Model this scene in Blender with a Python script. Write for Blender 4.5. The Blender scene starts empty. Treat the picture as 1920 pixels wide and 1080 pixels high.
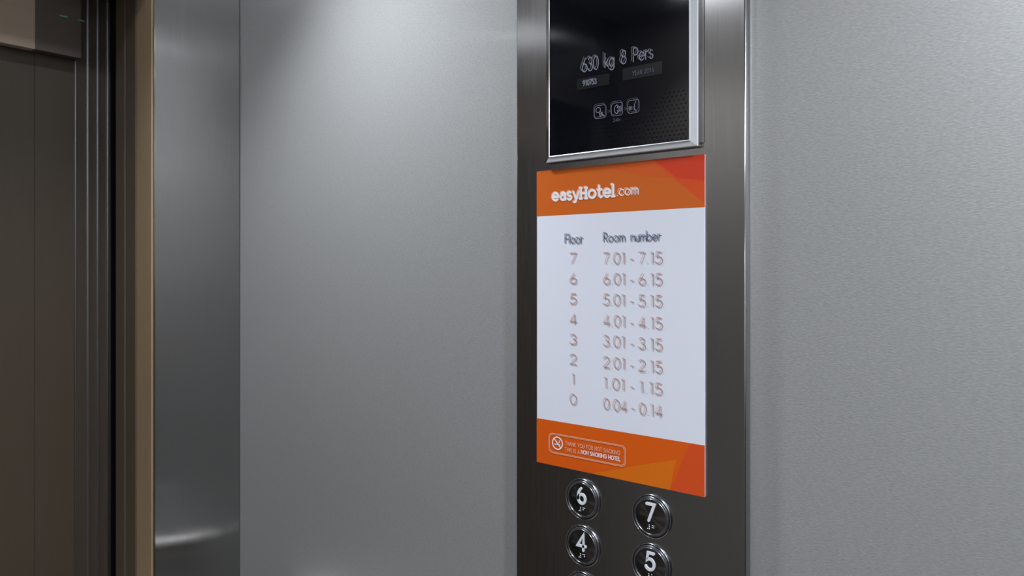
import bpy, bmesh, math, random
from mathutils import Vector

# ------------------------------------------------------------------ camera, light level
SC = bpy.context.scene
F_PX, CX, HY = 1390.0, 960.0, 502.0       # focal length in pixels, principal column, horizon row (1920 x 1080 frame)
CAM_Z = 1.55
RZ = math.atan2(F_PX, 1674.0)             # turn of the camera towards the front of the car
cd = bpy.data.cameras.new('camera')
cd.sensor_width = 36.0
cd.lens = 36.0 * F_PX / 1920.0
cd.shift_y = (HY - 540.0) / 1920.0
cd.clip_start = 0.01
cd.dof.use_dof = True
cd.dof.focus_distance = 0.66
cd.dof.aperture_fstop = 9.0
cam = bpy.data.objects.new('camera', cd)
SC.collection.objects.link(cam)
cam.location = (0, 0, CAM_Z)
cam.rotation_euler = (math.pi / 2, 0, RZ)
SC.camera = cam

w = bpy.data.worlds.new('world'); SC.world = w; w.use_nodes = True
w.node_tree.nodes['Background'].inputs[0].default_value = (0.02, 0.02, 0.022, 1)
w.node_tree.nodes['Background'].inputs[1].default_value = 1.0
SC.view_settings.view_transform = 'Standard'
SC.view_settings.look = 'None'
SC.view_settings.gamma = 1.0
SC.view_settings.use_curve_mapping = False
SC.view_settings.exposure = 0.62
LAMP = 62.0                                # emission of the downlight glasses
BEAM = {'front': (24.0, 96), 'front_left': (24.0, 96), 'rear': (29.0, 126)}    # watts and cone of each downlight beam
LAMP_COL = (0.92, 0.96, 1.0)

# ------------------------------------------------------------------ pixel -> place on a real plane
FWD = (-math.sin(RZ), math.cos(RZ)); RGT = (math.cos(RZ), math.sin(RZ))
def ray(px, py=HY):
    a = (px - CX) / F_PX
    return (FWD[0] + a * RGT[0], FWD[1] + a * RGT[1], (HY - py) / F_PX)
def on_y(px, py, Y):                       # plane parallel to the panelled side wall
    r = ray(px, py); t = Y / r[1]
    return r[0] * t, CAM_Z + r[2] * t
def on_x(px, py, X):                       # plane parallel to the door
    r = ray(px, py); t = X / r[0]
    return r[1] * t, CAM_Z + r[2] * t

WALL_Y = 0.607      # side wall
COP_Y = 0.596       # face of the steel control column
XF = on_y(450, HY, WALL_Y)[0]              # front wall return
YJ = on_x(289, HY, XF)[0]                  # free edge of the return
XD = on_y(215, HY, YJ)[0] - 0.012          # door plane
X_BACK, Y_LEFT, Z_CEIL = 0.42, -0.52, 2.20

# ------------------------------------------------------------------ helpers
def lin(c):
    c = c / 255.0
    return c / 12.92 if c <= 0.04045 else ((c + 0.055) / 1.055) ** 2.4
def rgb(r, g, b): return (lin(r), lin(g), lin(b), 1)

def mat(name, col, rough=0.5, metal=0.0, aniso=0.0, tangent=None, emit=None, strength=0, coat=0.0, spec=0.5):
    m = bpy.data.materials.new(name); m.use_nodes = True
    nt = m.node_tree; p = nt.nodes['Principled BSDF']
    p.inputs['Base Color'].default_value = col
    p.inputs['Roughness'].default_value = rough
    p.inputs['Metallic'].default_value = metal
    p.inputs['Specular IOR Level'].default_value = spec
    p.inputs['Coat Weight'].default_value = coat
    p.inputs['Coat Roughness'].default_value = 0.05
    if aniso:
        p.inputs['Anisotropic'].default_value = aniso
        if tangent == 'radial':
            t = nt.nodes.new('ShaderNodeTangent'); t.direction_type = 'RADIAL'; t.axis = 'Y'
            nt.links.new(t.outputs[0], p.inputs['Tangent'])
        else:
            c = nt.nodes.new('ShaderNodeCombineXYZ')
            c.inputs[0].default_value, c.inputs[1].default_value, c.inputs[2].default_value = tangent
            nt.links.new(c.outputs[0], p.inputs['Tangent'])
    if emit:
        p.inputs['Emission Color'].default_value = emit
        p.inputs['Emission Strength'].default_value = strength
    return m

def grain(m, scale, amount_col=0.06, amount_rough=0.05, bump=0.0, rot=(0, 0, 0)):
    """fine surface grain: stretched noise on colour, roughness and relief"""
    nt = m.node_tree; p = nt.nodes['Principled BSDF']
    tc = nt.nodes.new('ShaderNodeTexCoord'); mp = nt.nodes.new('ShaderNodeMapping')
    mp.inputs['Scale'].default_value = scale; mp.inputs['Rotation'].default_value = rot
    nz = nt.nodes.new('ShaderNodeTexNoise'); nz.inputs['Scale'].default_value = 1.0
    nz.inputs['Detail'].default_value = 3.0; nz.inputs['Roughness'].default_value = 0.6
    nt.links.new(tc.outputs['Object'], mp.inputs[0]); nt.links.new(mp.outputs[0], nz.inputs['Vector'])
    base = p.inputs['Base Color'].default_value[:]
    mr = nt.nodes.new('ShaderNodeMapRange')
    mr.inputs[1].default_value, mr.inputs[2].default_value = 0.3, 0.7
    mr.inputs[3].default_value, mr.inputs[4].default_value = 1 - amount_col, 1 + amount_col
    nt.links.new(nz.outputs['Fac'], mr.inputs[0])
    vm = nt.nodes.new('ShaderNodeVectorMath'); vm.operation = 'SCALE'
    vm.inputs[0].default_value = base[:3]
    nt.links.new(mr.outputs[0], vm.inputs['Scale']); nt.links.new(vm.outputs[0], p.inputs['Base Color'])
    r0 = p.inputs['Roughness'].default_value
    m2 = nt.nodes.new('ShaderNodeMapRange')
    m2.inputs[1].default_value, m2.inputs[2].default_value = 0.3, 0.7
    m2.inputs[3].default_value, m2.inputs[4].default_value = r0 - amount_rough, r0 + amount_rough
    nt.links.new(nz.outputs['Fac'], m2.inputs[0]); nt.links.new(m2.outputs[0], p.inputs['Roughness'])
    if bump:
        b = nt.nodes.new('ShaderNodeBump'); b.inputs['Strength'].default_value = bump
        b.inputs['Distance'].default_value = 0.0004
        nt.links.new(nz.outputs['Fac'], b.inputs['Height']); nt.links.new(b.outputs[0], p.inputs['Normal'])
    return m

HOR = (0.7071, 0.7071, 0.0)                # across the vertical brushing
M = {}
M['linen'] = grain(mat('linen_steel', (0.47, 0.48, 0.49, 1), 0.42, 0.45, coat=0.2), (300, 300, 1100), 0.12, 0.04, 0.3, (0, math.radians(24), 0))
M['steel'] = grain(mat('brushed_steel', (0.43, 0.425, 0.42, 1), 0.20, 1.0, 1.0, HOR), (900, 900, 12), 0.04, 0.03)
M['column'] = grain(mat('brushed_column_steel', (0.39, 0.385, 0.39, 1), 0.22, 1.0, 0.8, HOR), (900, 900, 12), 0.04, 0.03)
M['bronze'] = grain(mat('bronze_jamb_steel', (0.52, 0.385, 0.235, 1), 0.38, 0.2, 0.6, HOR), (700, 700, 10), 0.04, 0.03)  # paler tan puts a reflection into the first strip's colour
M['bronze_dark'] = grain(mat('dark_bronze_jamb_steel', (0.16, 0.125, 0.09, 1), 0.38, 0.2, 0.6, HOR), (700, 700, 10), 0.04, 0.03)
M['door'] = grain(mat('dark_bronze_door_steel', (0.072, 0.055, 0.039, 1), 0.45, 0.0, 0.5, HOR), (700, 700, 10), 0.05, 0.03)
M['door_dull'] = grain(mat('door_fold_steel', (0.060, 0.047, 0.036, 1), 0.45, 0.0, 0.5, HOR), (700, 700, 10), 0.05, 0.03)
M['rib'] = mat('door_rib_steel', (0.62, 0.62, 0.70, 1), 0.3, 1.0)
M['rubber'] = mat('black_rubber', (0.004, 0.004, 0.005, 1), 0.7)
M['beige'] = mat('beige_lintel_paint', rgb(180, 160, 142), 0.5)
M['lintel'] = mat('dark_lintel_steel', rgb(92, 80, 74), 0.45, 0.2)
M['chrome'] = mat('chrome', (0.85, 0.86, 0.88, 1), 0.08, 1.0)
M['rail'] = mat('rail_satin_chrome', (0.88, 0.87, 0.86, 1), 0.18, 1.0)
M['bezel'] = mat('satin_bezel', (0.84, 0.87, 0.93, 1), 0.25, 0.25)
M['glass'] = mat('black_glass', (0.004, 0.0045, 0.008, 1), 0.06, 0.0, coat=0.1, spec=0.4)
M['hole'] = mat('speaker_hole_black', (0.0005, 0.0005, 0.0006, 1), 0.9, spec=0.1)
M['etch'] = mat('etched_grey', rgb(150, 152, 172), 0.6)
M['etch_dim'] = mat('etched_grey_dim', rgb(96, 97, 112), 0.6)
M['label_film'] = mat('label_film', rgb(15, 16, 22), 0.25)
M['white_board'] = mat('white_board', rgb(236, 240, 254), 0.35, spec=0.4)
M['orange'] = mat('orange_print', rgb(214, 104, 36), 0.35, spec=0.4)
M['orange_mid'] = mat('mid_orange_print', rgb(218, 96, 38), 0.35, spec=0.4)
M['orange_low'] = mat('deep_orange_print', rgb(226, 96, 20), 0.35, spec=0.4)
M['orange_warm'] = mat('amber_print', rgb(226, 116, 22), 0.35, spec=0.4)
M['red_mid'] = mat('red_orange_print', rgb(222, 84, 36), 0.35, spec=0.4)
M['red'] = mat('red_print', rgb(216, 66, 38), 0.35, spec=0.4)
M['white_ink'] = mat('white_ink', rgb(250, 244, 250), 0.4)
M['pink_ink'] = mat('pale_ink', rgb(246, 188, 160), 0.4)
M['navy_ink'] = mat('navy_ink', rgb(62, 68, 96), 0.5)
M['navy_soft'] = mat('navy_soft_ink', rgb(150, 156, 182), 0.5)
M['brown_ink'] = mat('rust_ink', rgb(188, 138, 126), 0.5)
M['brown_soft'] = mat('rust_soft_ink', rgb(218, 190, 188), 0.5)
M['turned'] = mat('turned_steel', (0.15, 0.145, 0.14, 1), 0.26, 1.0, 0.9, 'radial')
M['ring'] = mat('button_ring_steel', (0.55, 0.57, 0.62, 1), 0.14, 1.0)
M['ring_dark'] = mat('button_ring_channel', (0.20, 0.21, 0.25, 1), 0.22, 0.9)
M['digit'] = mat('white_digit', rgb(232, 236, 246), 0.3)
M['dark_wall'] = mat('dark_laminate', (0.30, 0.28, 0.26, 1), 0.35)
M['back_wall'] = grain(mat('back_wall_steel', (0.42, 0.42, 0.42, 1), 0.45, 0.7), (400, 400, 900), 0.05, 0.04)
M['back_dark'] = mat('dark_back_laminate', (0.06, 0.05, 0.042, 1), 0.4)
M['floor'] = grain(mat('floor_vinyl', (0.17, 0.145, 0.12, 1), 0.5), (160, 160, 160), 0.3, 0.1)
M['ceiling'] = mat('ceiling_steel', (0.55, 0.55, 0.57, 1), 0.45, 0.2)
M['lamp'] = mat('downlight_glow', (1, 1, 1, 1), 0.5, emit=(*LAMP_COL, 1), strength=LAMP)
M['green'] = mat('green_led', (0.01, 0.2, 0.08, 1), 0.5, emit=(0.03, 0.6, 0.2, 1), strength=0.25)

def link(name, me, parent=None, **props):
    o = bpy.data.objects.new(name, me); SC.collection.objects.link(o)
    if parent:
        o.parent = parent
    for k, v in props.items(): o[k] = v
    return o
def from_bm(name, bm, mats, parent=None, smooth=False, **props):
    bmesh.ops.recalc_face_normals(bm, faces=bm.faces)
    me = bpy.data.meshes.new(name); bm.to_mesh(me); bm.free()
    for m in (mats if isinstance(mats, (list, tuple)) else [mats]): me.materials.append(m)
    if smooth:
        for p in me.polygons: p.use_smooth = True
    return link(name, me, parent, **props)
def empty(name, loc, **props):
    o = bpy.data.objects.new(name, None); SC.collection.objects.link(o); o.location = loc
    o.empty_display_size = 0.05
    for k, v in props.items(): o[k] = v
    return o
def add_box(bm, x0, x1, y0, y1, z0, z1, bevel=0.0, seg=2, edges='all'):
    r = bmesh.ops.create_cube(bm, size=1.0)
    for v in r['verts']:
        v.co = Vector(((x0 + x1) / 2 + v.co.x * (x1 - x0), (y0 + y1) / 2 + v.co.y * (y1 - y0), (z0 + z1) / 2 + v.co.z * (z1 - z0)))
    if bevel:
        es = {e for v in r['verts'] for e in v.link_edges}
        if edges == 'vertical':
            es = {e for e in es if abs(e.verts[0].co.z - e.verts[1].co.z) > 1e-6}
        bmesh.ops.bevel(bm, geom=list(es), offset=bevel, segments=seg, profile=0.5, affect='EDGES')
def box(name, x0, x1, y0, y1, z0, z1, m, parent=None, bevel=0.0, seg=2, edges='all', smooth=False, **props):
    bm = bmesh.new()
    ox, oy, oz = parent.location if parent else (0, 0, 0)
    add_box(bm, x0 - ox, x1 - ox, y0 - oy, y1 - oy, z0 - oz, z1 - oz, bevel, seg, edges)
    return from_bm(name, bm, m, parent, smooth, **props)
def lathe(bm, prof, n=48, cx=0, cz=0):
    """profile of (radius, y) turned about the Y axis"""
    rings = []
    for r, y in prof:
        if r < 1e-7: rings.append([bm.verts.new((cx, y, cz))])
        else: rings.append([bm.verts.new((cx + r * math.cos(2 * math.pi * k / n), y, cz + r * math.sin(2 * math.pi * k / n))) for k in range(n)])
    for a, b in zip(rings, rings[1:]):
        for k in range(n):
            k2 = (k + 1) % n
            if len(a) == 1 and len(b) == 1: continue
            if len(a) == 1: bm.faces.new((a[0], b[k], b[k2]))
            elif len(b) == 1: bm.faces.new((a[k], a[k2], b[0]))
            else: bm.faces.new((a[k], a[k2], b[k2], b[k]))

# ------------------------------------------------------------------ stroke lettering
def arc(cx, cy, rx, ry, a0, a1, n=12):
    return [(cx + rx * math.cos(math.radians(a0 + (a1 - a0) * k / n)), cy + ry * math.sin(math.radians(a0 + (a1 - a0) * k / n))) for k in range(n + 1)]
X = 0.60                                    # x-height
def o_(cx=0.3): return arc(cx, X / 2, 0.3, X / 2, 0, 360, 20)
GL = {
 ' ': ([], 0.2),
 '0': ([arc(.29, .5, .29, .5, 0, 360, 24)], .58),
 '1': ([[(.07, .93), (.23, 1), (.23, 0)]], .34),
 '2': ([arc(.27, .72, .26, .28, 165, -30, 14) + [(.0, 0), (.55, 0)]], .55),
 '3': ([arc(.25, .755, .22, .245, 160, -90, 14), arc(.25, .255, .27, .255, 90, -165, 14)], .52),
 '4': ([[(.44, 0), (.44, 1), (0, .26), (.6, .26)]], .6),
 '5': ([[(.5, 1), (.13, 1), (.06, .56)] + arc(.24, .32, .30, .32, 115, -150, 16)], .54),
 '6': ([[(.38, 1), (.045, .45)], arc(.29, .29, .29, .29, 0, 360, 20)], .58),
 '7': ([[(0, 1), (.52, 1), (.14, 0)]], .52),
 '8': ([arc(.27, .76, .21, .24, 0, 360, 18), arc(.27, .27, .27, .27, 0, 360, 18)], .54),
 'r6': ([arc(.40, .42, .38, .58, 118, 180, 8) + arc(.29, .29, .27, .29, 180, 540, 20)], .58),
 '9': ([[(.20, 0), (.535, .55)], arc(.29, .71, .29, .29, 0, 360, 20)], .58),
 '.': ([[(.035, .04), (.065, .04)]], .14),
 '-': ([[(.0, .36), (.22, .36)]], .22),
 'F': ([[(0, 0), (0, 1), (.44, 1)], [(0, .54), (.40, .54)]], .44),
 'P': ([[(0, 0), (0, 1), (.22, 1)] + arc(.24, .74, .25, .26, 90, -90, 12) + [(0, .48)]], .50),
 'R': ([[(0, 0), (0, 1), (.20, 1)] + arc(.22, .75, .25, .25, 90, -90, 12) + [(0, .5)], [(.16, .5), (.52, 0)]], .52),
 'H': ([[(0, 0), (0, 1)], [(.6, 0), (.6, 1)], [(0, .52), (.6, .52)]], .6),
 'T': ([[(0, 1), (.5, 1)], [(.25, 1), (.25, 0)]], .5),
 'A': ([[(0, 0), (.3, 1), (.6, 0)], [(.1, .32), (.5, .32)]], .6),
 'N': ([[(0, 0), (0, 1), (.58, 0), (.58, 1)]], .58),
 'K': ([[(0, 0), (0, 1)], [(.5, 1), (0, .45)], [(.12, .58), (.54, 0)]], .54),
 'Y': ([[(0, 1), (.28, .5), (.56, 1)], [(.28, .5), (.28, 0)]], .56),
 'O': ([arc(.4, .5, .4, .5, 0, 360, 20)], .8),
 'U': ([[(0, 1), (0, .28)] + arc(.26, .28, .26, .28, 180, 360, 10) + [(.52, 1)]], .52),
 'S': ([arc(.23, .75, .2, .25, 40, 240, 10) + arc(.23, .26, .23, .26, 75, -140, 12)], .46),
 'M': ([[(0, 0), (.1, 1), (.37, .1), (.64, 1), (.74, 0)]], .74),
 'I': ([[(0, 0), (0, 1)]], .0),
 'G': ([arc(.4, .5, .4, .5, 45, 330, 16) + [(.78, .48), (.45, .48)]], .8),
 'L': ([[(0, 1), (0, 0), (.4, 0)]], .4),
 'E': ([[(.42, 1), (0, 1), (0, 0), (.42, 0)], [(0, .53), (.38, .53)]], .42),
 'l': ([[(.05, 0), (.05, 1.06)]], .1),
 'o': ([o_()], .6),
 'r': ([[(0, 0), (0, X)], arc(.2, X - .2, .2, .2, 180, 60, 7)], .28),
 'm': ([[(0, 0), (0, X)], arc(.18, X - .19, .18, .19, 180, 0, 9) + [(.36, 0)], arc(.54, X - .19, .18, .19, 180, 0, 9) + [(.72, 0)]], .72),
 'n': ([[(0, 0), (0, X)], arc(.21, X - .22, .21, .22, 180, 0, 10) + [(.42, 0)]], .42),
 'u': ([[(0, X), (0, .22)] + arc(.21, .22, .21, .22, 180, 360, 10) + [(.42, X)], [(.42, X), (.42, 0)]], .42),
 'b': ([[(0, 0), (0, 1.06)], arc(.3, X / 2, .3, X / 2, 0, 360, 18)], .6),
 'e': ([[(.02, X / 2), (.55, X / 2)], arc(.28, X / 2, .28, X / 2, 0, 315, 18)], .56),
 'c': ([arc(.28, X / 2, .28, X / 2, 50, 310, 16)], .5),
 'k': ([[(0, 0), (0, 1.05)], [(.36, X), (0, .24)], [(.1, .34), (.4, 0)]], .4),
 'g': ([arc(.26, X / 2, .26, X / 2, 0, 360, 18), [(.52, X), (.52, -.02)] + arc(.27, -.02, .25, .24, 0, -140, 9)], .52),
 's': ([arc(.18, .45, .16, .15, 40, 250, 9) + arc(.18, .15, .18, .16, 70, -150, 10)], .36),
 'a': ([arc(.24, .2, .22, .2, 0, 360, 14), [(.46, .0), (.46, .42)] + arc(.26, .42, .2, .18, 0, 150, 8)], .48),
 'y': ([[(0, X), (.24, .04)], [(.50, X), (.2, -.2), (.06, -.24)]], .5),
 't': ([[(.14, .9), (.14, .12), (.28, 0), (.38, .06)], [(0, X), (.34, X)]], .36),
 'h': ([[(0, 0), (0, 1.05)], arc(.2, X - .2, .2, .2, 180, 0, 9) + [(.4, 0)]], .4),
}
GL['bH'] = ([[(0, 0), (0, 1)], [(.5, 0), (.5, 1)], [(0, .5), (.5, .5)], [(-.1, 0), (.1, 0)], [(-.1, 1), (.1, 1)], [(.4, 0), (.6, 0)], [(.4, 1), (.6, 1)]], .56)
GL['bl'] = ([[(.06, 0), (.06, 1.08)], [(-.06, 0), (.18, 0)], [(-.06, 1.08), (.06, 1.08)]], .14)

for c in 'easyot':
    GL['f' + c] = ([[(px * 1.06, py * 1.2) for px, py in pl] for pl in GL[c][0]], GL[c][1] * 1.06)

def layout(chars, gap):
    x = 0; out = []
    for c in chars:
        g, wd = GL[c]
        out += [[(px + x, py) for px, py in pl] for pl in g]
        x += wd + gap
    return out, x - gap
def stroke_bm(bm, lines, width, y, depth=0.0, mi=0, n=4):
    """lines of (x, z) points -> mitred ribbons with rounded ends facing -Y at plane y, optionally raised by depth.
    Each line lies a few micrometres above the one before, like successive passes of ink."""
    r = width / 2
    for i, pl in enumerate(lines):
        yy = y - depth - 0.000012 * (i % 6)
        pts = [Vector(p) for p in pl]
        closed = len(pts) > 4 and (pts[0] - pts[-1]).length < 1e-9
        if closed: pts = pts[:-1]
        m = len(pts)
        L, R = [], []
        for k in range(m):
            a = pts[k - 1] if (k > 0 or closed) else None
            b = pts[(k + 1) % m] if (k < m - 1 or closed) else None
            d1 = (pts[k] - a).normalized() if a is not None else None
            d2 = (b - pts[k]).normalized() if b is not None else None
            d1 = d1 if d1 is not None else d2; d2 = d2 if d2 is not None else d1
            nv = Vector((-(d1.y + d2.y), d1.x + d2.x))
            nv = nv.normalized() if nv.length > 1e-6 else Vector((-d1.y, d1.x))
            c = max(0.45, nv.dot(Vector((-d1.y, d1.x))))
            L.append(pts[k] + nv * (r / c)); R.append(pts[k] - nv * (r / c))
        V = lambda p, q=None: bm.verts.new((p.x, yy if q is None else q, p.y))
        lv = [V(p) for p in L]; rv = [V(p) for p in R]
        cnt = m if closed else m - 1
        for k in range(cnt):
            bm.faces.new((lv[k], lv[(k + 1) % m], rv[(k + 1) % m], rv[k])).material_index = mi
        outline = []
        if closed: outline = [(lv, True), (rv, True)]
        else:
            caps = []
            for c, p, q, va, vb, sgn in ((pts[0], pts[0], pts[1], lv[0], rv[0], 1), (pts[-1], pts[-2], pts[-1], rv[-1], lv[-1], -1)):
                a0 = math.atan2((q - p).y, (q - p).x) + (math.pi / 2 if sgn > 0 else -math.pi / 2)
                mid = [V(Vector((c.x + r * math.cos(a0 + math.pi * t / n), c.y + r * math.sin(a0 + math.pi * t / n)))) for t in range(1, n)]
                bm.faces.new([va] + mid + [vb]).material_index = mi
                caps.append(mid)
            outline = [(list(reversed(lv)) + caps[0] + rv + caps[1], True)]
        if depth:
            for ring, _ in outline:
                bk = [bm.verts.new((v.co.x, y, v.co.z)) for v in ring]
                for k in range(len(ring)):
                    k2 = (k + 1) % len(ring)
                    bm.faces.new((ring[k], ring[k2], bk[k2], bk[k])).material_index = mi
def flip_print(bm):
    for f in bm.faces:
        f.normal_update()
        if f.normal.y > 0: f.normal_flip()
def writing(name, chars, px0, px1, pyb, hpx, width_px, Y, mats, parent, gap=0.16, ghost=None, lift=0.00025, props=None):
    """one line of print: px0..px1 columns, pyb baseline row at px0, hpx cap height in pixels at px0"""
    x0, z0 = on_y(px0, pyb, Y); x1, _ = on_y(px1, pyb, Y)
    s = z0 - on_y(px0, pyb + hpx, Y)[1]
    pxm = s / hpx
    lines, wd = layout(chars, gap)
    sx = (x1 - x0 - (abs(ghost[0]) * pxm * 1.3 if ghost else 0)) / wd
    off = (abs(ghost[0]) * pxm * 1.3 if ghost and ghost[0] < 0 else 0)
    o = parent.location
    bm = bmesh.new()
    L = [[(x0 + off + px * sx - o[0], z0 + py * s - o[2]) for px, py in pl] for pl in lines]
    if ghost:
        gx, gz = ghost[0] * pxm * 1.3, -ghost[1] * pxm
        stroke_bm(bm, [[(px + gx, pz + gz) for px, pz in pl] for pl in L], width_px * pxm, Y - lift * 0.5 - o[1], mi=1)
    stroke_bm(bm, L, width_px * pxm, Y - lift - o[1])
    flip_print(bm)
    me = bpy.data.meshes.new(name); bm.to_mesh(me); bm.free()
    for m in mats: me.materials.append(m)
    return link(name, me, parent, **(props or {}))

# ------------------------------------------------------------------ the setting
box('wall_right', XF, X_BACK, WALL_Y, WALL_Y + 0.03, 0, Z_CEIL, M['linen'], kind='structure')
box('wall_left', XF, X_BACK, Y_LEFT - 0.03, Y_LEFT, 0, Z_CEIL, M['dark_wall'], kind='structure')
box('wall_back', X_BACK, X_BACK + 0.03, Y_LEFT - 0.03, WALL_Y + 0.03, 1.5, Z_CEIL, M['back_wall'], kind='structure')
box('wall_back', X_BACK, X_BACK + 0.03, Y_LEFT - 0.03, WALL_Y + 0.03, 0, 1.4995, M['back_dark'], kind='structure')  # unseen lower half, made dark to darken reflections in the steel
box('floor', XD - 0.08, X_BACK + 0.03, Y_LEFT - 0.03, WALL_Y + 0.03, -0.03, 0, M['floor'], kind='structure')
box('ceiling', XD - 0.08, X_BACK + 0.03, Y_LEFT - 0.03, WALL_Y + 0.03, Z_CEIL, Z_CEIL + 0.03, M['ceiling'], kind='structure')

# front return beside the door: brushed steel box with rolled edge
XJ_BACK = on_y(222, HY, YJ)[0]
box('wall_front', XJ_BACK, XF, YJ, WALL_Y - 0.0004, 0, Z_CEIL, M['steel'], bevel=0.0012, edges='vertical', kind='structure')
YJ2 = -0.40
box('wall_front', XD + 0.002, XF, YJ2 - 0.0, YJ - 0.0005, CAM_Z + 0.40, Z_CEIL, M['steel'], kind='structure')  # unseen overhang added to shade the top of the door
box('wall_front', XJ_BACK, XF, Y_LEFT, YJ2, 0, Z_CEIL, M['steel'], bevel=0.0012, edges='vertical', kind='structure')

# jamb lining in three steps going out towards the shaft
jx = [on_y(p, HY, YJ)[0] for p in (287, 259, 240, 223)]
jamb = empty('trim_1', (jx[3], YJ, 0), kind='structure')
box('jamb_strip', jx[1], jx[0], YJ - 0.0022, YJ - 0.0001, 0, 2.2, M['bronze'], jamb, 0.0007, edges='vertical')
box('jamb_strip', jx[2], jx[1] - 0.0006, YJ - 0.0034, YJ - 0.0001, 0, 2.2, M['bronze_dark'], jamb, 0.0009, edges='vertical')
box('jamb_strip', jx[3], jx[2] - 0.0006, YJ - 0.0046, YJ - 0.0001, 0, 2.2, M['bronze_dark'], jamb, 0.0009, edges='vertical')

# the sliding door: strips standing for the jamb's mirror image, then two telescoping leaves
yl = lambda p: on_x(p, HY, XD)[0]
door = empty('door_1', (XD, yl(208), 0), kind='structure')
box('door_gap_seal', XD - 0.03, XD - 0.004, yl(208) - 0.001, WALL_Y, 0, 2.2, M['rubber'], door)  # black block standing in for the unlit gap beside the door
box('edge_fold', XD - 0.02, XD, yl(140), yl(208), 0.01, 2.2, M['door_dull'], door, 0.0012, edges='vertical')
box('door_leaf', XD - 0.021, XD - 0.001, yl(66), yl(140) - 0.0002, 0.01, 2.2, M['door'], door)
box('door_leaf', XD - 0.022, XD - 0.002, YJ2 - 0.06, yl(66) - 0.0002, 0.01, 2.2, M['door'], door)
for p, wd, h in ((201, 4.5, 0.004), (182, 3.2, 0.003), (163.5, 4.0, 0.003), (141, 1.6, 0.0012)):
    a, b = yl(p - wd / 2), yl(p + wd / 2)
    box('edge_rib', XD - 0.0005, XD + h, min(a, b), max(a, b), 0.01, 2.2, M['rib'], door, 0.0006, edges='vertical')  # pale raised lines in place of the jamb's reflection in the door

# boards standing in for a patch mirrored in the door top
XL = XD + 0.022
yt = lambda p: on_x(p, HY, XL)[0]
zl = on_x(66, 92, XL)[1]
patch = empty('trim_2', (XL, yt(66), zl), kind='structure')
box('lintel_board', XD + 0.006, XL, yt(66), yt(152), zl, Z_CEIL, M['lintel'], patch)
box('lintel_board', XD + 0.006, XL, YJ2 + 0.002, yt(66) - 0.0003, zl, Z_CEIL, M['beige'], patch, label='beige lintel board')
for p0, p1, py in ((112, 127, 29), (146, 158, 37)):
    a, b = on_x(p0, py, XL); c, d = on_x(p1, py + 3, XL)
    box('direction_light', XL - 0.0005, XL + 0.0006, min(a, c), max(a, c), min(b, d), max(b, d), M['green'], patch, label='small green light')  # glowing green bars standing in for the display's mirror image

# ------------------------------------------------------------------ ceiling downlights and the rails that mirror in the steel
def downlight(x, y, label, power):
    t = empty('ceiling_downlight', (x, y, Z_CEIL), label=label, category='ceiling light', group='round ceiling downlights')
    bm = bmesh.new(); n = 32
    vs = [bm.verts.new((0.034 * math.cos(2 * math.pi * k / n), 0.034 * math.sin(2 * math.pi * k / n), -0.004)) for k in range(n)]
    bm.faces.new(vs[::-1])
    me = bpy.data.meshes.new('lamp_glass'); bm.to_mesh(me); bm.free(); me.materials.append(M['lamp']); link('lamp_glass', me, t)
    bm = bmesh.new()
    prof = ((0.035, -0.0005), (0.035, -0.006), (0.042, -0.006), (0.046, -0.0005))
    rings = [[bm.verts.new((r * math.cos(2 * math.pi * k / n), r * math.sin(2 * math.pi * k / n), z)) for k in range(n)] for r, z in prof]
    for a, b in zip(rings, rings[1:]):
        for k in range(n): bm.faces.new((a[k], a[(k + 1) % n], b[(k + 1) % n], b[k]))
    from_bm('lamp_ring', bm, M['chrome'], t, True)
    sp = bpy.data.lights.new('downlight_beam', 'SPOT'); sp.energy = power[0]; sp.color = LAMP_COL
    sp.spot_size = math.radians(power[1]); sp.spot_blend = 0.9; sp.shadow_soft_size = 0.03
    b = bpy.data.objects.new('downlight_beam', sp); SC.collection.objects.link(b); b.parent = t; b.location = (0, 0, -0.012)
for x, y, l, k in ((-0.72, 0.40, 'round ceiling downlight nearest the door on the control column side', 'front'),
                   (-0.78, -0.38, 'round ceiling downlight nearest the door on the plain wall side', 'front_left'),
                   (0.14, 0.34, 'round ceiling downlight by the back wall on the control column side', 'rear'),
                   (0.28, -0.36, 'round ceiling downlight by the back wall on the plain wall side', 'rear')):
    downlight(x, y, l, BEAM[k])

def tube(bm, pts, r, n=16):
    prev = None
    for i, p in enumerate(pts):
        p = Vector(p)
        d = (Vector(pts[min(i + 1, len(pts) - 1)]) - Vector(pts[max(i - 1, 0)])).normalized()
        u = d.cross(Vector((0, 0, 1)));  u = u.normalized() if u.length > 1e-4 else Vector((1, 0, 0)); v = d.cross(u)
        ring = [bm.verts.new(p + r * (math.cos(2 * math.pi * k / n) * u + math.sin(2 * math.pi * k / n) * v)) for k in range(n)]
        if prev:
            for k in range(n): bm.faces.new((prev[k], prev[(k + 1) % n], ring[(k + 1) % n], ring[k]))
        else: bm.faces.new(ring)
        prev = ring
    bm.faces.new(prev[::-1])
RY = WALL_Y - 0.042
RX, RZT = on_y(515, 1116, RY)
t = empty('handrail', (RX, WALL_Y, RZT - 0.016), label='short round chrome handrail on the side wall left of the control column', category='handrail')
bm = bmesh.new()
pts = [(0.0 - 0.03 * math.cos(math.radians(q)) + 0.03, -0.0005 - 0.0 - (0.0415) * math.sin(math.radians(q)), 0) for q in range(0, 91, 10)] + [(0.30, -0.042, 0)]
pts += [(0.30 + 0.03 * math.sin(math.radians(q)), -0.0005 - 0.0415 * math.cos(math.radians(q)), 0) for q in range(10, 91, 10)]
tube(bm, pts, 0.016, 24); from_bm('rail', bm, M['rail'], t, True)
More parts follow.
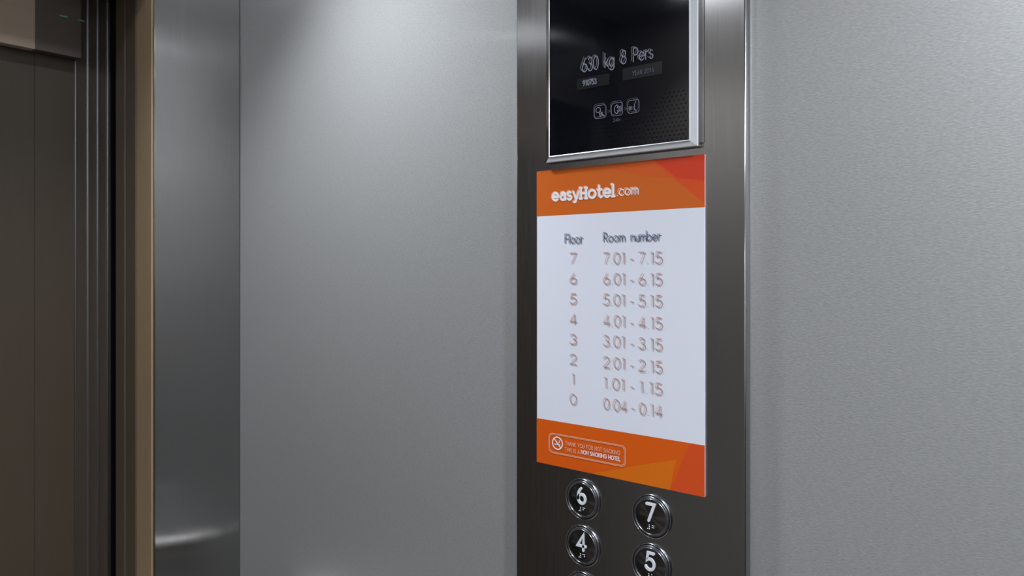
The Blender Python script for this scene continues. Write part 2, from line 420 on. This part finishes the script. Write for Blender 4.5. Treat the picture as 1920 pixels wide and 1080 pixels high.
for x in (0.0, 0.33):
    bm = bmesh.new(); lathe(bm, [(0.0165, -0.0003), (0.026, -0.0003), (0.026, -0.003), (0.0165, -0.004)], 32, x, 0); from_bm('rose', bm, M['rail'], t, True)

# ------------------------------------------------------------------ control column
cx0 = on_y(968, HY, COP_Y)[0]; cx1 = on_y(1398, HY, COP_Y)[0]
COPO = ((cx0 + cx1) / 2, COP_Y, 0.45)
cop = empty('control_panel', COPO, label='tall dark brushed steel control column standing proud of the side wall', category='control panel')
bm = bmesh.new()
add_box(bm, cx0 - COPO[0], cx1 - COPO[0], 0, WALL_Y - COP_Y - 0.0003, 0, Z_CEIL - 0.46 - 0.02, 0.0013, 3, 'vertical')
fp = from_bm('face_plate', bm, M['column'], cop)
for p in fp.data.polygons: p.use_smooth = abs(p.normal.y) < 0.999 and abs(p.normal.z) < 0.5

def braille(ch):
    D = {'0': (2, 4, 5), '1': (1,), '2': (1, 2), '3': (1, 4), '4': (1, 4, 5), '5': (1, 5), '6': (1, 2, 4), '7': (1, 2, 4, 5)}
    pos = {1: (0, 2), 2: (0, 1), 3: (0, 0), 4: (1, 2), 5: (1, 1), 6: (1, 0)}
    return [(-1.9 + pos[d][0], pos[d][1]) for d in (3, 4, 5, 6)] + [(0.9 + pos[d][0], pos[d][1]) for d in D[ch]]
me_cache = {}
def button(ch, px, py):
    x, z = on_y(px, py, COP_Y)
    b = bpy.data.objects.new('floor_button', None); SC.collection.objects.link(b)
    b.parent = cop; b.location = (x - COPO[0], -0.0002, z - COPO[2]); b.empty_display_size = 0.02
    b['label'] = 'round steel push button with white digit ' + ch
    if not me_cache:
        def keep(k, prof, m, n=64):
            bm = bmesh.new(); lathe(bm, prof, n)
            bmesh.ops.recalc_face_normals(bm, faces=bm.faces)
            me = bpy.data.meshes.new(k); bm.to_mesh(me); bm.free(); me.materials.append(m)
            for p in me.polygons: p.use_smooth = True
            me_cache[k] = me
        keep('ring', [(0.0201, 0.0), (0.0201, -0.0012), (0.0197, -0.0020), (0.0192, -0.0022), (0.0187, -0.0018), (0.0185, -0.0005)], M['ring'])
        keep('inner_ring', [(0.0185, -0.0004), (0.0183, -0.0016), (0.0170, -0.0026), (0.0162, -0.0027)], M['ring_dark'])
        keep('bead', [(0.0163, -0.0020), (0.0163, -0.0030), (0.0159, -0.0033), (0.0155, -0.0030), (0.0155, -0.0016)], M['ring'])
        keep('cap', [(0.0, -0.0024), (0.008, -0.0023), (0.0154, -0.0019)], M['turned'])
    for k in ('ring', 'inner_ring', 'bead', 'cap'):
        link(k, me_cache[k], b)
    lines, wd = layout(['r6' if ch == '6' else ch], 0)
    h = 0.0150; sx = 0.0150
    L = [[((p - wd / 2) * sx, -0.0030 + q * h - 0.0008 + 0.0002) for p, q in pl] for pl in lines]
    bm = bmesh.new(); stroke_bm(bm, L, 0.0026, -0.0020, 0.0012, n=6)
    bmesh.ops.recalc_face_normals(bm, faces=bm.faces)
    me = bpy.data.meshes.new('digit'); bm.to_mesh(me); bm.free(); me.materials.append(M['digit']); link('digit', me, b)
    bm = bmesh.new()
    for dx, dz in braille(ch):
        r = bmesh.ops.create_icosphere(bm, subdivisions=1, radius=0.00052)
        for v in r['verts']: v.co += Vector((dx * 0.00165, -0.0024, -0.0112 + dz * 0.0017))
    from_bm('braille_dots', bm, M['digit'], b, True)
for ch, px, py in (('6', 1094, 935.5), ('4', 1093.7, 1022.5), ('7', 1222.8, 967.5), ('5', 1222, 1059), ('2', 1093.4, 1109.5), ('3', 1221.5, 1150.5)):
    button(ch, px, py)

# ------------------------------------------------------------------ black glass load display with its silver bezel
GY = COP_Y - 0.0065
gl, gb = on_y(1031, 294, GY); gr, gb2 = on_y(1292, 261, GY)
gb = (gb + gb2) / 2; gt = gb + 0.29
ol, ob = on_y(1023.5, 305, COP_Y - 0.0058); orr, ob2 = on_y(1309, 275, COP_Y - 0.0058)
ob = (ob + ob2) / 2; ot = gt + (gb - ob)
disp = empty('load_display', (gl, COP_Y, ob), label='black glass load display in a silver bezel above the orange sign', category='display')
DX, DY, DZ = gl, COP_Y, ob
box('glass', gl, gr, GY, GY + 0.003, gb, gt, M['glass'], disp, 0.0004)
# bezel: closed frame, outer edge low, inner edge standing slightly proud of the glass
bm = bmesh.new()
def loop(l, r, b, tp, y): return [bm.verts.new((px - DX, y - DY, pz - DZ)) for px, pz in ((l, b), (r, b), (r, tp), (l, tp))]
e = 0.0007
loops = [loop(ol, orr, ob, ot, COP_Y - 0.0005), loop(ol, orr, ob, ot, COP_Y - 0.0054), loop(ol + e, orr - e, ob + e, ot - e, COP_Y - 0.0061),
         loop(gl - 2 * e, gr + 2 * e, gb - 2 * e, gt + 2 * e, GY - 0.0002), loop(gl - e, gr + e, gb - e, gt + e, GY - 0.0009), loop(gl, gr, gb, gt, GY - 0.0004), loop(gl, gr, gb, gt, GY + 0.003)]
for a, b in zip(loops, loops[1:]):
    for k in range(4): bm.faces.new((a[k], a[(k + 1) % 4], b[(k + 1) % 4], b[k]))
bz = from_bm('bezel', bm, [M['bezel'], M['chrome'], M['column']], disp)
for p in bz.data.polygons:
    if p.center.x < 0.002: p.material_index = 1        # left flank in its own chrome, to put in the dark reflection
    if abs(p.normal.y) < 0.05 and p.center.y > -0.005: p.material_index = 2
# thin carrier plate behind
pl_, pb_ = on_y(1019, 309, COP_Y); pr_, pb2_ = on_y(1320.5, 268, COP_Y)
box('carrier_plate', pl_, pr_, COP_Y - 0.0012, COP_Y - 0.0002, (pb2_ + pb2_) / 2, ot + 0.004, M['column'], disp, 0.0003)

def label_film(name, x0, x1, y0, y1, slope_px):
    a, za = on_y(x0, y0, GY); b, _ = on_y(x1, y0, GY); _, zb = on_y(x0, y1, GY)
    return box(name, a, b, GY - 0.0004, GY - 0.0001, min(za, zb), max(za, zb), M['label_film'], disp)
label_film('label_strip', 1082, 1143, 149, 170, 0)
label_film('label_strip', 1168, 1242, 129, 152, 0)
E = [M['etch'], M['etch_dim']]
writing('lettering', list('630  kg'), 1089, 1152, 136.5, 25, 1.9, GY, E, disp, 0.12, (-3.2, -2.8), 0.0006)
writing('lettering', list('8  Pers'), 1162, 1225, 121.5, 25, 1.9, GY, E, disp, 0.14, (-3.2, -2.8), 0.0006)
writing('lettering', list('910753'), 1093, 1119, 162, 9.5, 1.3, GY, E, disp, 0.2, (-1.0, -1.4), 0.0008)
writing('lettering', list('YEAR 2016'), 1187, 1227, 142, 7.5, 1.1, GY, [M['etch_dim']] * 2, disp, 0.22, None, 0.0008)
writing('lettering', list('24h'), 1150, 1163, 229, 6, 0.9, GY, [M['etch_dim']] * 2, disp, 0.2, None, 0.0006)

def icon(px0, px1, py0, py1, strokes, name='pictogram'):
    a, zt = on_y(px0, py0, GY); b, _ = on_y(px1, py0, GY); _, zb = on_y(px0, py1, GY)
    wdt, hgt = b - a, zt - zb
    bm = bmesh.new(); r = .2
    frame = arc(1 - r, r, r, r, -90, 0, 4) + arc(1 - r, 1 - r, r, r, 0, 90, 4) + arc(r, 1 - r, r, r, 90, 180, 4) + arc(r, r, r, r, 180, 270, 4); frame.append(frame[0])
    for off, mi, yy in ((0.0, 0, 0.0006), (-0.13, 1, 0.0004)):
        L = [[(a - DX + (p + off * .7) * wdt, zb - DZ + (q - off) * hgt) for p, q in s] for s in [frame]]
        stroke_bm(bm, L, 0.00036, GY - yy - DY, mi=mi)
    L = [[(a - DX + p * wdt, zb - DZ + q * hgt) for p, q in s] for s in strokes]
    stroke_bm(bm, L, 0.00055, GY - 0.0006 - DY)
    flip_print(bm); me = bpy.data.meshes.new(name); bm.to_mesh(me); bm.free()
    for m in E: me.materials.append(m)
    return link(name, me, disp)
# a hand pressing a key, a telephone receiver with sound waves, a person speaking
icon(1115.5, 1137, 199.5, 223.5, [arc(.32, .66, .2, .2, 0, 360, 12), [(.4, .5), (.48, .12)], [(.46, .58), (.86, .1)], [(.5, .35), (.72, .45)], [(.52, .12), (.6, .3), (.78, .12)]])
icon(1147, 1168, 194.5, 218.5, [arc(.62, .5, .36, .36, 110, 250, 10), [(.5, .84), (.6, .72), (.5, .62)], [(.5, .16), (.62, .28), (.52, .38)], arc(.42, .5, .2, .2, -45, 45, 5), arc(.42, .5, .34, .3, -45, 45, 5), arc(.42, .5, .46, .38, -35, 35, 5)])
icon(1178, 1199, 189.5, 213.5, [[(.72, .9), (.56, .6), (.62, .5), (.52, .44), (.6, .36), (.55, .26), (.72, .2), (.74, .08)], arc(.5, .4, .16, .16, 145, 215, 4), arc(.5, .4, .28, .24, 145, 215, 4), arc(.5, .4, .4, .32, 150, 210, 4)])
for p, q in ((1140.5, 1144.5), (1171.5, 1175.5)):
    a, z = on_y(p, 209 - (p - 1140) * 0.16, GY); b, _ = on_y(q, 209, GY)
    bm = bmesh.new(); stroke_bm(bm, [[(a - DX, z - DZ + 0.0012), (b - DX, z - DZ), (a - DX, z - DZ - 0.0012)]], 0.0003, GY - 0.0006 - DY); flip_print(bm)
    me = bpy.data.meshes.new('arrow_mark'); bm.to_mesh(me); bm.free(); me.materials.append(M['etch_dim']); link('arrow_mark', me, disp)
# speaker perforation: two fans of small dark holes
bm = bmesh.new()
def holes(px0, px1, py0, py1, nx, nz, cond):
    a, zt = on_y(px0, py0, GY); b, _ = on_y(px1, py0, GY); _, zb = on_y(px0, py1, GY)
    for i in range(nx):
        for j in range(nz):
            u, v = (i + 0.5 * (j % 2)) / nx, j / (nz - 1)
            if not cond(u, v): continue
            cx_, cz_ = a + u * (b - a) - DX, zt + v * (zb - zt) - DZ
            vs = [bm.verts.new((cx_ + 0.00062 * math.cos(math.pi / 4 * k), GY - 0.0001 - DY, cz_ + 0.00062 * math.sin(math.pi / 4 * k))) for k in range(8)]
            bm.faces.new(vs)
holes(1207, 1290, 182, 268, 10, 12, lambda u, v: u > 0.45 - v * 0.9 or v > 0.4)
holes(1040, 1204, 222, 286, 20, 9, lambda u, v: True)
flip_print(bm); me = bpy.data.meshes.new('speaker_holes'); bm.to_mesh(me); bm.free(); me.materials.append(M['hole'])
link('speaker_holes', me, disp, kind='stuff')

# ------------------------------------------------------------------ floor directory sign
SY = COP_Y - 0.0016
sl, z1 = on_y(1006.5, 321.5, SY); sr, z2 = on_y(1321.5, 289, SY); st = (z1 + z2) / 2
_, z1 = on_y(1006.5, 866, SY); _, z2 = on_y(1321.5, 932.5, SY); sb = (z1 + z2) / 2
_, z1 = on_y(1007, 406, SY); _, z2 = on_y(1321, 388, SY); sh = (z1 + z2) / 2
_, z1 = on_y(1006, 783, SY); _, z2 = on_y(1321, 836, SY); sf = (z1 + z2) / 2
sign = empty('floor_directory_sign', ((sl + sr) / 2, COP_Y, sb), label='white and orange floor directory sign stuck on the steel column above the buttons', category='sign')
so = sign.location
box('board', sl, sr, SY, COP_Y - 0.0002, sb, st, M['white_board'], sign, 0.0005)
def print_poly(name, pts, m, lift, label=None):
    bm = bmesh.new()
    f = bm.faces.new([bm.verts.new((px - so[0], SY - lift - so[1], pz - so[2])) for px, pz in pts])
    flip_print(bm)
    me = bpy.data.meshes.new(name); bm.to_mesh(me); bm.free(); me.materials.append(m)
    o = link(name, me, sign)
    if label: o['label'] = label
    return o
rect = lambda l, r, b, t: [(l, b), (r, b), (r, t), (l, t)]
print_poly('header_band', rect(sl, sr, sh, st), M['orange'], 0.00006, 'orange band with shop lettering')
print_poly('footer_band', rect(sl, sr, sb, sf), M['orange_low'], 0.00006, 'deep orange band')
S = lambda px, py: on_y(px, py, SY)
print_poly('print_facet', [(S(1118, 310)[0], st), (S(1222, 300)[0], st), S(1262, 333), S(1205, 330)], M['orange_mid'], 0.00010)
print_poly('print_facet', [(S(1222, 300)[0], st), (sr, st), (sr, S(1321, 381)[1]), S(1262, 333)], M['red_mid'], 0.00010)
print_poly('print_facet', [(S(1226, 300)[0], st), (sr, st), (sr, S(1321, 339)[1]), S(1270, 334)], M['red'], 0.00014)
print_poly('print_facet', [(S(1110, 890)[0], sb), (S(1256, 907)[0], sb), S(1268, 862), S(1200, 872)], M['orange_warm'], 0.00010)
print_poly('print_facet', [(S(1256, 907)[0], sb), (sr, sb), (sr, sf), (S(1294, 834)[0], sf)], M['red_mid'], 0.00010)

INK = [M['white_ink'], M['pink_ink']]
writing('shop_lettering', ['fe', 'fa', 'fs', 'fy', 'bH', 'fo', 'ft', 'fe', 'bl'], 1035, 1152, 376.5, 19, 4.3, SY, INK, sign, 0.20, (-1.8, -1.6), 0.0003)
writing('shop_lettering', list('.com'), 1154, 1197, 367.5, 19, 2.1, SY, INK, sign, 0.16, (-2.6, -2.4), 0.0003)
NV = [M['navy_ink'], M['navy_soft']]
writing('heading', list('Floor'), 1059, 1094, 457.5, 16.5, 1.15, SY, NV, sign, 0.17, (-2.2, -2.5), 0.0003)
writing('heading', list('Room  number'), 1131, 1240, 454.5, 16.5, 1.15, SY, NV, sign, 0.15, (-2.2, -2.5), 0.0003)
BR = [M['brown_ink'], M['brown_soft']]
rows = ['7', '6', '5', '4', '3', '2', '1', '0']
ly = [484.5, 522.5, 560.5, 598.5, 636, 673.5, 710.5, 748]
ry = [484, 523.5, 563.5, 604, 643, 684, 724, 764]
for c, a, b in zip(rows, ly, ry):
    wl = 4 if c == '1' else 7
    writing('floor_number', [c], 1076.5 - wl - 1, 1076.5 + wl - 1, a + 10.2, 18.5, 1.1, SY, BR, sign, 0.1, (-2.0, -2.2), 0.0003)
    s = '0.04 - 0.14' if c == '0' else c + '.01 - ' + c + '.15'
    yl_ = HY + (b - HY) * (1131 + 714) / (1187 + 714)
    writing('room_numbers', list(s), 1131, 1243, yl_ + 11, 20, 1.1, SY, BR, sign, 0.17, (-2.6, -2.2), 0.0003)

# no-smoking plate printed on the footer
bm = bmesh.new()
a, zt_ = S(1029.5, 811); b, _ = S(1173, 811); zb_ = S(1029.5, 847.5)[1]
hh = zt_ - zb_; r = 0.0042
fr = arc(b - r, zb_ + r, r, r, -90, 0, 5) + arc(b - r, zt_ - r, r, r, 0, 90, 5) + arc(a + r, zt_ - r, r, r, 90, 180, 5) + arc(a + r, zb_ + r, r, r, 180, 270, 5)
fr.append(fr[0]); fr = [(p - so[0], q - so[2]) for p, q in fr]
stroke_bm(bm, fr and [fr], 0.0006, SY - 0.0003 - so[1])
k = 0.0010
fr2 = [(p + (k if p < (a + b) / 2 - so[0] else -k), q + (k if q < (zt_ + zb_) / 2 - so[2] else -k)) for p, q in fr]
stroke_bm(bm, [fr2], 0.0005, SY - 0.0003 - so[1])
flip_print(bm); me = bpy.data.meshes.new('plate_outline'); bm.to_mesh(me); bm.free(); me.materials.append(M['pink_ink']); link('plate_outline', me, sign)
bm = bmesh.new(); c, cz = S(1045.5, 831)
rr = 0.0060
stroke_bm(bm, [[(p - so[0], q - so[2]) for p, q in pl] for pl in (arc(c, cz, rr, rr, 0, 360, 28), [(c - rr * .7, cz + rr * .7), (c + rr * .7, cz - rr * .7)])], 0.0013, SY - 0.0003 - so[1])
stroke_bm(bm, [[(p - so[0], q - so[2]) for p, q in pl] for pl in ([(c - rr * .55, cz - rr * .2), (c + rr * .55, cz - rr * .2)], [(c + rr * .3, cz + .1 * rr), (c + rr * .45, cz + .5 * rr)])], 0.0009, SY - 0.0003 - so[1])
flip_print(bm); me = bpy.data.meshes.new('no_smoking_symbol'); bm.to_mesh(me); bm.free(); me.materials.append(M['white_ink']); link('no_smoking_symbol', me, sign)
writing('small_print', list('THANK YOU FOR NOT SMOKING'), 1060, 1163, 834, 6.8, 1.0, SY, [M['pink_ink']] * 2, sign, 0.22, None, 0.0003)
writing('small_print', list('THIS IS A'), 1060, 1087, 846, 6.8, 1.0, SY, [M['pink_ink']] * 2, sign, 0.24, None, 0.0003)
writing('small_print', list('NON SMOKING HOTEL'), 1090, 1163, 850.5, 6.8, 1.35, SY, [M['white_ink']] * 2, sign, 0.24, None, 0.0003)
